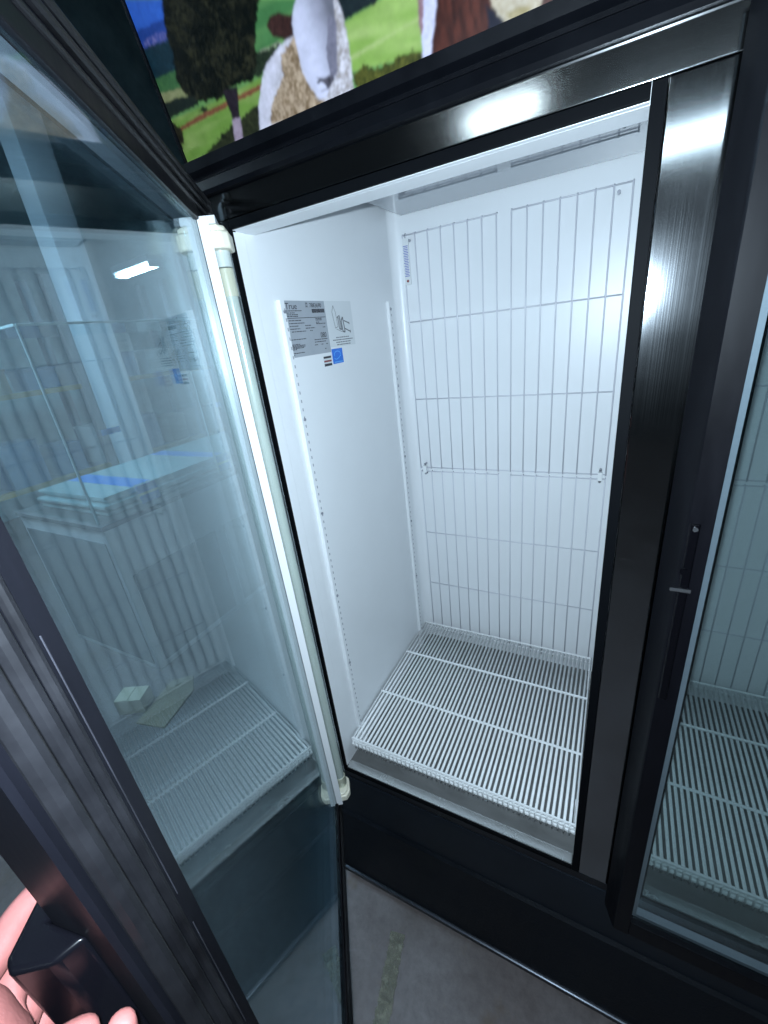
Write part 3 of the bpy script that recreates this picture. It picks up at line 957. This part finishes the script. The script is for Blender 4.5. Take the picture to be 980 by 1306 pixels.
# ------------------------------------------------------------------ wire shelves (loose in the cabinet)
SZ = 0.068
def shelf(x0, label):
    sh = empty('wire_shelf', (x0, 0.045, 0.0))
    tag(sh, label, 'shelf', 'bottom wire shelves of the freezer')
    DEP, WID = 0.590, 0.622
    b = MB()
    b.tube([(0, 0, 0), (0, DEP, 0)], 0.0036, 8)
    me = D.meshes.new('shelf_wire'); b.bm.to_mesh(me); b.bm.free()
    me.materials.append(MATS['wire_white'])
    me.polygons.foreach_set('use_smooth', [True] * len(me.polygons))
    n = 48
    for k in range(1, n):
        o = D.objects.new('shelf_wire', me); COL.objects.link(o); o.parent = sh
        o.location = (WID * k / n + random.uniform(-.0003, .0003), 0, SZ - 0.003)
    # frame rod round the top
    MB().tube([(0.003, 0.003, SZ), (WID - 0.003, 0.003, SZ), (WID - 0.003, DEP - 0.003, SZ), (0.003, DEP - 0.003, SZ), (0.003, 0.003, SZ)], 0.0036, 8).build('frame_rod', 'wire_white', sh)
    for y, z, r in ((0.197, SZ + 0.0015, 0.0036), (0.400, SZ + 0.0015, 0.0036), (0.207, SZ - 0.011, 0.0032), (0.410, SZ - 0.011, 0.0032),
                    (0.580, SZ - 0.012, 0.003), (0.002, SZ - 0.010, 0.0030), (0.000, SZ - 0.020, 0.0036), (0.004, SZ - 0.030, 0.003)):
        MB().tube([(0.002, y, z), (WID - 0.002, y, z)], r, 8).build('cross_rod', 'wire_white', sh)
    MB().box(0.004, WID - 0.004, 0.0045, 0.0065, SZ - 0.029, SZ - 0.013).build('front_rail', 'wire_white', sh)
    # wires turned down at the front
    b = MB()
    b.tube([(0, 0.0, 0), (0, -0.0025, -0.004), (0, -0.0025, -0.030)], 0.0026, 6)
    me2 = D.meshes.new('shelf_wire_end'); b.bm.to_mesh(me2); b.bm.free()
    me2.materials.append(MATS['wire_white'])
    me2.polygons.foreach_set('use_smooth', [True] * len(me2.polygons))
    for k in range(1, n, 1):
        o = D.objects.new('wire_end', me2); COL.objects.link(o); o.parent = sh
        o.location = (WID * k / n, 0.0, SZ - 0.003)
    for xx in (0.003, WID - 0.003):
        MB().tube([(xx, 0.003, SZ), (xx, 0.003, SZ - 0.030)], 0.0036, 8).build('corner_post', 'wire_white', sh)
        for yy in (0.06, DEP - 0.06):
            MB().box(xx - 0.004, xx + 0.004, yy - 0.01, yy + 0.01, -0.0095, SZ - 0.004).build('shelf_clip', 'wire_white', sh)
    return sh


shelf(-0.001, 'white coated wire shelf on the floor of the open freezer bay')
shelf(0.752, 'white wire shelf seen through the closed right glass door')

# ------------------------------------------------------------------ thermometer hanging on the guard
tm = empty('thermometer', (0.0455, 0.634, 1.30))
tag(tm, 'slim white strip thermometer with blue scale and red dot hanging on rear wire guard', 'thermometer')
MB().box(-0.0095, 0.0095, -0.002, 0.002, 0.0, 0.118, bev=0.001).build('body', 'therm_white', tm)
b = MB()
for k in range(19):
    z = 0.022 + k * 0.0042
    ww = 0.006 if k % 2 else 0.0075
    b.box(-ww, ww, -0.0026, -0.0021, z, z + 0.0017)
b.build('scale', 'therm_blue', tm, False)
MB().tube([(0, -0.0027, 0.010), (0, -0.0021, 0.010)], 0.0036, 12).build('bulb', 'ink_red', tm)
MB().tube([(0, 0, 0.117), (0, -0.001, 0.126), (0, 0.004, 0.130)], 0.0016, 6).build('hook', 'screw', tm)
# ------------------------------------------------------------------ floor tape
def ragged_strip(name, m, a, bpt, wid, seed):
    rr = random.Random(seed)
    a, bpt = Vector(a), Vector(bpt)
    d = (bpt - a); n = Vector((-d.y, d.x, 0)).normalized()
    top, low = [], []
    N = 40
    for k in range(N + 1):
        p = a + d * (k / N)
        top.append(p + n * (wid / 2 + rr.uniform(-.003, .0015)))
        low.append(p - n * (wid / 2 + rr.uniform(-.003, .0015)))
    b = bmesh.new()
    tv = [b.verts.new(p) for p in top]; lv = [b.verts.new(p) for p in low]
    for k in range(N):
        b.faces.new((lv[k], lv[k + 1], tv[k + 1], tv[k]))
    r = bmesh.ops.extrude_face_region(b, geom=b.faces[:])
    for v in r['geom']:
        if isinstance(v, bmesh.types.BMVert):
            v.co.z += 0.0008
    bmesh.ops.recalc_face_normals(b, faces=b.faces[:])
    me = D.meshes.new(name); b.to_mesh(me); b.free()
    return link(name, me, m)


tp = ragged_strip('floor_tape', 'tape_residue', (0.172, -0.118, FLOOR + 0.001), (0.218, -0.336, FLOOR + 0.001), 0.044, 5)
tag(tp, 'worn yellowish strip of old tape stuck to the concrete floor before the freezer', 'tape')

# ------------------------------------------------------------------ the hand on the left door's handle
def dpt(s, t, z):
    return Vector((-0.0365 + s * math.cos(TH) + t * math.sin(TH), -0.0255 - s * math.sin(TH) + t * math.cos(TH), z))


def hand():
    V, E, Rr = [], [], []
    def add(p, r, prev=None):
        V.append(dpt(*p)); Rr.append(r if isinstance(r, tuple) else (r, r))
        if prev is not None: E.append((prev, len(V) - 1))
        return len(V) - 1
    pal = add((0.782, -0.080, 0.838), (0.036, 0.024))
    wr = add((0.846, -0.098, 0.765), (0.029, 0.024), pal)
    fa = add((0.940, -0.105, 0.665), (0.035, 0.031), wr)
    add((1.060, -0.115, 0.550), (0.043, 0.041), fa)
    web = add((0.752, -0.068, 0.858), (0.026, 0.018), pal)
    # long fingers curled over the outer side of the grip
    for k, (z, kn, l) in enumerate(((0.862, 0.738, 1.0), (0.838, 0.742, 1.08), (0.814, 0.746, 1.0), (0.792, 0.750, 0.84))):
        m0 = add((kn + 0.004, -0.088, z - 0.004), 0.0130, web if k < 2 else pal)
        p1 = add((kn - 0.032 * l, -0.084, z - 0.001), 0.0102, m0)
        p2 = add((kn - 0.056 * l, -0.072, z - 0.004), 0.0090, p1)
        add((kn - 0.060 * l, -0.054, z - 0.008), 0.0080, p2)
    # thumb round the free edge of the door, a fold of the palm beside it
    c0 = add((0.802, -0.060, 0.846), 0.0150, pal)
    t1 = add((0.796, -0.040, 0.866), 0.0125, c0)
    t2 = add((0.788, -0.022, 0.880), 0.0112, t1)
    t3 = add((0.779, -0.007, 0.878), 0.0100, t2)
    add((0.775, 0.001, 0.872), 0.0080, t3)
    f0 = add((0.802, -0.046, 0.812), 0.0120, pal)
    f1 = add((0.792, -0.008, 0.832), 0.0100, f0)
    f2 = add((0.781, 0.010, 0.862), 0.0088, f1)
    add((0.776, 0.014, 0.882), 0.0068, f2)
    me = D.meshes.new('person')
    me.from_pydata([tuple(v) for v in V], E, [])
    o = D.objects.new('person', me)
    COL.objects.link(o)
    me.materials.append(MATS['skin'])
    sk = o.modifiers.new('skin', 'SKIN')
    sk.use_smooth_shade = True
    lay = me.skin_vertices[0] if len(me.skin_vertices) else None
    if lay is None:
        bpy.context.view_layer.objects.active = o
        bpy.ops.mesh.customdata_skin_add()
        lay = me.skin_vertices[0]
    for i, r in enumerate(Rr):
        lay.data[i].radius = r
    lay.data[0].use_root = True
    ss = o.modifiers.new('subsurf', 'SUBSURF')
    ss.levels = 2; ss.render_levels = 2
    tag(o, 'bare hand gripping the black handle at the free edge of the open door', 'person')
    return o


hand()

# ------------------------------------------------------------------ beyond the open door: display counter, glass, hall
CX, CY0, CY1, CXB, CZ = -1.624, 0.362, 2.10, -2.51, 0.442
ct = empty('display_counter', (-2.06, 1.2, FLOOR))
tag(ct, 'white display counter with grey inset panels and glass case on top beyond the open door', 'counter')
def cb(n, m, *d, bev=0.003):
    o = MB().box(*d, bev=bev).build(n, m)
    o.parent = ct
    o.matrix_parent_inverse = Matrix.Translation((2.06, -1.2, -FLOOR))
    return o
cb('body', 'counter_white', CXB, CX, CY0, CY1, FLOOR, 0.414)
cb('counter_top', 'counter_edge', CXB - 0.01, CX + 0.012, CY0 - 0.012, CY1, 0.4145, CZ)
for y0, y1 in ((CY0 + 0.05, CY0 + 0.62), (CY0 + 0.70, CY0 + 1.28)):
    cb('inset_panel', 'counter_grey', CX + 0.0005, CX + 0.006, y0, y1, FLOOR + 0.04, 0.125)
cb('inset_panel', 'counter_grey', CXB + 0.03, CX - 0.03, CY0 - 0.006, CY0 - 0.0005, FLOOR + 0.04, 0.34)
# glass case
GZ = 1.385
cb('case_pane', 'case_glass', CX - 0.056, CX - 0.050, CY0 + 0.02, CY1, CZ + 0.001, GZ, bev=0)
cb('case_pane', 'case_glass', CXB + 0.05, CX - 0.058, CY0 + 0.012, CY0 + 0.018, CZ + 0.001, GZ, bev=0)
cb('case_pane', 'case_glass', CXB + 0.05, CX - 0.05, CY0 + 0.012, CY1, GZ + 0.001, GZ + 0.007, bev=0)
cb('case_edge', 'glass_edge', CX - 0.058, CX - 0.0495, CY0 + 0.009, CY0 + 0.0195, CZ + 0.001, GZ)
cb('case_edge', 'glass_edge', CX - 0.0495, CX - 0.040, CY0 + 0.009, CY1, GZ - 0.004, GZ + 0.008)
cb('case_edge', 'glass_edge', CXB + 0.05, CX - 0.05, CY0 + 0.003, CY0 + 0.0105, GZ - 0.004, GZ + 0.008)
cb('case_edge', 'glass_edge', CX - 0.056, CX - 0.050, 1.18, 1.188, CZ + 0.001, 1.10)

# sheets of glass lying on the counter, edges towards us
tapes = []
for k in range(5):
    z = CZ + 0.004 + k * 0.021
    off = (0.0, 0.02, -0.015, 0.03, 0.01)[k]
    o = MB().box(CXB + 0.09, CX - 0.10 - off, CY0 + 0.10 + off, 1.85 + off, z, z + 0.016, bev=0.002).build('glass_sheet', 'glass_sheet')
    tag(o, ('thick pale cyan glass sheet at the bottom of the stack on the counter', 'pale cyan glass sheet second from the bottom of the counter stack',
            'pale cyan glass sheet in the middle of the counter stack', 'pale cyan glass sheet second from the top of the counter stack',
            'pale cyan glass sheet on top of the counter stack, under blue tape')[k], 'glass sheet', 'glass sheets stacked on the counter')
zt = CZ + 0.004 + 5 * 0.021 - 0.004
for (y0, y1, lab) in ((0.64, 0.76, 'bright blue tape strap across the near end of the glass stack'), (1.22, 1.32, 'bright blue tape strap across the far end of the glass stack')):
    tpm = MB().box(CXB + 0.10, CX - 0.128, y0, y1, zt, zt + 0.002)
    tpm.prism([(y0, zt + 0.0021), (y1, zt + 0.0021), (y1 + 0.01, CZ + 0.0006), (y0 + 0.01, CZ + 0.0006)], 'x', CX - 0.088, CX - 0.086)
    o = tpm.build('blue_tape', 'blue_tape', None, False)
    tag(o, lab, 'tape')
for (y, z, lab) in ((0.55, 0.86, 'short blue tape tab on the case glass, nearest one'), (1.35, 0.97, 'short blue tape tab on the case glass, upper far one'), (1.30, 0.86, 'short blue tape tab on the case glass, lower far one')):
    o = MB().box(CX - 0.0494, CX - 0.0488, y, y + 0.10, z, z + 0.03).build('blue_tape', 'blue_tape', None, False)
    tag(o, lab, 'tape')

col = empty('column', (-3.0, 1.46, FLOOR))
tag(col, 'pale blue-white square column standing behind the display counter', 'column')
MB().box(-0.10, 0.10, -0.105, 0.105, 0.0, 3.9, bev=0.01).build('shaft', 'column_paint', col)
MB().box(-0.13, 0.13, -0.135, 0.135, 0.0, 0.12, bev=0.01).build('base', 'column_paint', col)

# storage rack far back
rk = empty('storage_rack', (-4.5, 1.7, FLOOR))
tag(rk, 'dark storage rack with yellow beams standing far back in the hall', 'rack')
for y in (-1.0, 0.35, 1.7, 3.0):
    for x in (-0.45, 0.0):
        MB().box(x - 0.04, x + 0.04, y - 0.04, y + 0.04, 0, 2.6, bev=0.004).build('post', 'rack_steel', rk)
for z in (0.62, 1.50):
    for y0, y1 in ((-0.96, 0.31), (0.39, 1.66), (1.74, 2.96)):
        MB().box(-0.035, 0.035, y0, y1, z, z + 0.05, bev=0.004).build('beam', 'yellow_beam', rk)
        MB().box(-0.44, -0.04, y0, y1, z + 0.01, z + 0.04).build('deck', 'rack_steel', rk)
random.seed(21)
names = [('crate_grey', 'grey'), ('crate_blue', 'dark blue'), ('counter_white', 'white'), ('cardboard', 'brown cardboard')]
pos = ['at the left end', 'next to the left end', 'left of the middle', 'in the middle', 'right of the middle', 'next to the right end', 'at the right end', 'beyond the right end']
for sh_, z in (('lower', 0.66), ('upper', 1.55)):
    for k in range(8):
        y = 0.78 + k * 0.46
        m, nm = names[random.randrange(4)]
        h = random.uniform(0.16, 0.42); wd = random.uniform(0.26, 0.40)
        c = empty('crate', (-4.72 + random.uniform(-.06, .06), y, FLOOR + z + 0.0005))
        b_ = MB()
        b_.box(-0.17, 0.17, -wd / 2, wd / 2, 0, h, bev=0.006)
        b_.build('box', m, c)
        MB().box(-0.18, 0.18, -wd / 2 - 0.01, wd / 2 + 0.01, h + 0.0005, h + 0.025, bev=0.004).build('lid', m, c)
        tag(c, f'{nm} crate on the {sh_} rack shelf, {pos[k]}', 'crate', 'crates on the far storage rack')

# cartons on the floor beside the counter
c = empty('carton', (-1.50, 0.13, FLOOR), 0.5)
tag(c, 'small cream carton lying on the floor beside the counter', 'box')
MB().box(-0.07, 0.07, -0.05, 0.05, 0, 0.09, bev=0.004).build('box', 'carton_pale', c)
MB().box(-0.068, 0.0, -0.048, 0.048, 0.0905, 0.093).build('flap', 'carton_pale', c)
c = empty('cardboard_sheet', (-1.36, 0.24, FLOOR), 0.4)
tag(c, 'flat brown cardboard sheet lying on the floor near the counter', 'cardboard')
MB().prism([(-0.10, -0.16), (0.07, -0.19), (0.10, 0.05), (0.04, 0.16), (-0.07, 0.12)], 'z', 0.0005, 0.010).build('sheet', 'cardboard', c)

# dark cabinet at the left edge, with a steel edge rail
dk = empty('dark_cabinet', (-1.55, -1.10, FLOOR))
tag(dk, 'low black cabinet with a thin steel edge behind the hand', 'cabinet')
MB().box(-0.35, 0.35, -0.35, 0.30, 0.03, 0.30, bev=0.006).build('body', 'black_paint', dk)
MB().box(-0.355, 0.355, 0.3005, 0.306, 0.27, 0.30, bev=0.001).build('edge_rail', 'alu', dk)
for x in (-0.3, 0.3):
    for y in (-0.3, 0.25):
        MB().box(x - 0.02, x + 0.02, y - 0.02, y + 0.02, 0, 0.0295).build('foot', 'black_plastic', dk)

# ceiling strip lights of the hall, the last two added out of view
def strip(loc, rz, ln, label, lm='lamp_lit', w_=0.03):
    s = empty('strip_light', loc, rz)
    tag(s, label, 'light', 'ceiling strip lights')
    MB().box(-ln / 2 - 0.03, ln / 2 + 0.03, -0.09, 0.09, 0.03, 0.09, bev=0.005).build('housing', 'lamp_body', s)
    MB().tube([(-ln / 2, -w_, 0), (ln / 2, -w_, 0)], 0.019, 12).build('tube', lm, s)
    MB().tube([(-ln / 2, w_, 0), (ln / 2, w_, 0)], 0.019, 12).build('tube', lm, s)
    for x in (-ln / 2 - 0.02, ln / 2 + 0.001):
        MB().box(x, x + 0.019, -0.08, 0.08, -0.02, 0.03).build('socket', 'lamp_body', s)
strip((-4.09, 2.81, 2.10), math.radians(-6), 0.70, 'lit strip light high behind the display counter')
strip((0.95, -3.75, 2.20), 0.06, 1.3, 'lit strip light farthest right behind the photographer', 'lamp_mid')
strip((-0.45, -4.00, 2.76), 0.0, 0.60, 'short lit strip light farthest left behind the photographer', 'lamp_dim')
strip((-2.00, -1.40, 2.50), 0.6, 1.2, 'added out-of-view strip light above the floor left of the open door', 'lamp_mid')  # added fill lamp outside the frame, brightens the counter and floor
strip((-2.20, -0.10, 2.30), 1.4, 1.2, 'added out-of-view strip light above the near end of the display counter', 'lamp_strong')  # added lamp outside the frame, lifts the counter, glass stack and tape
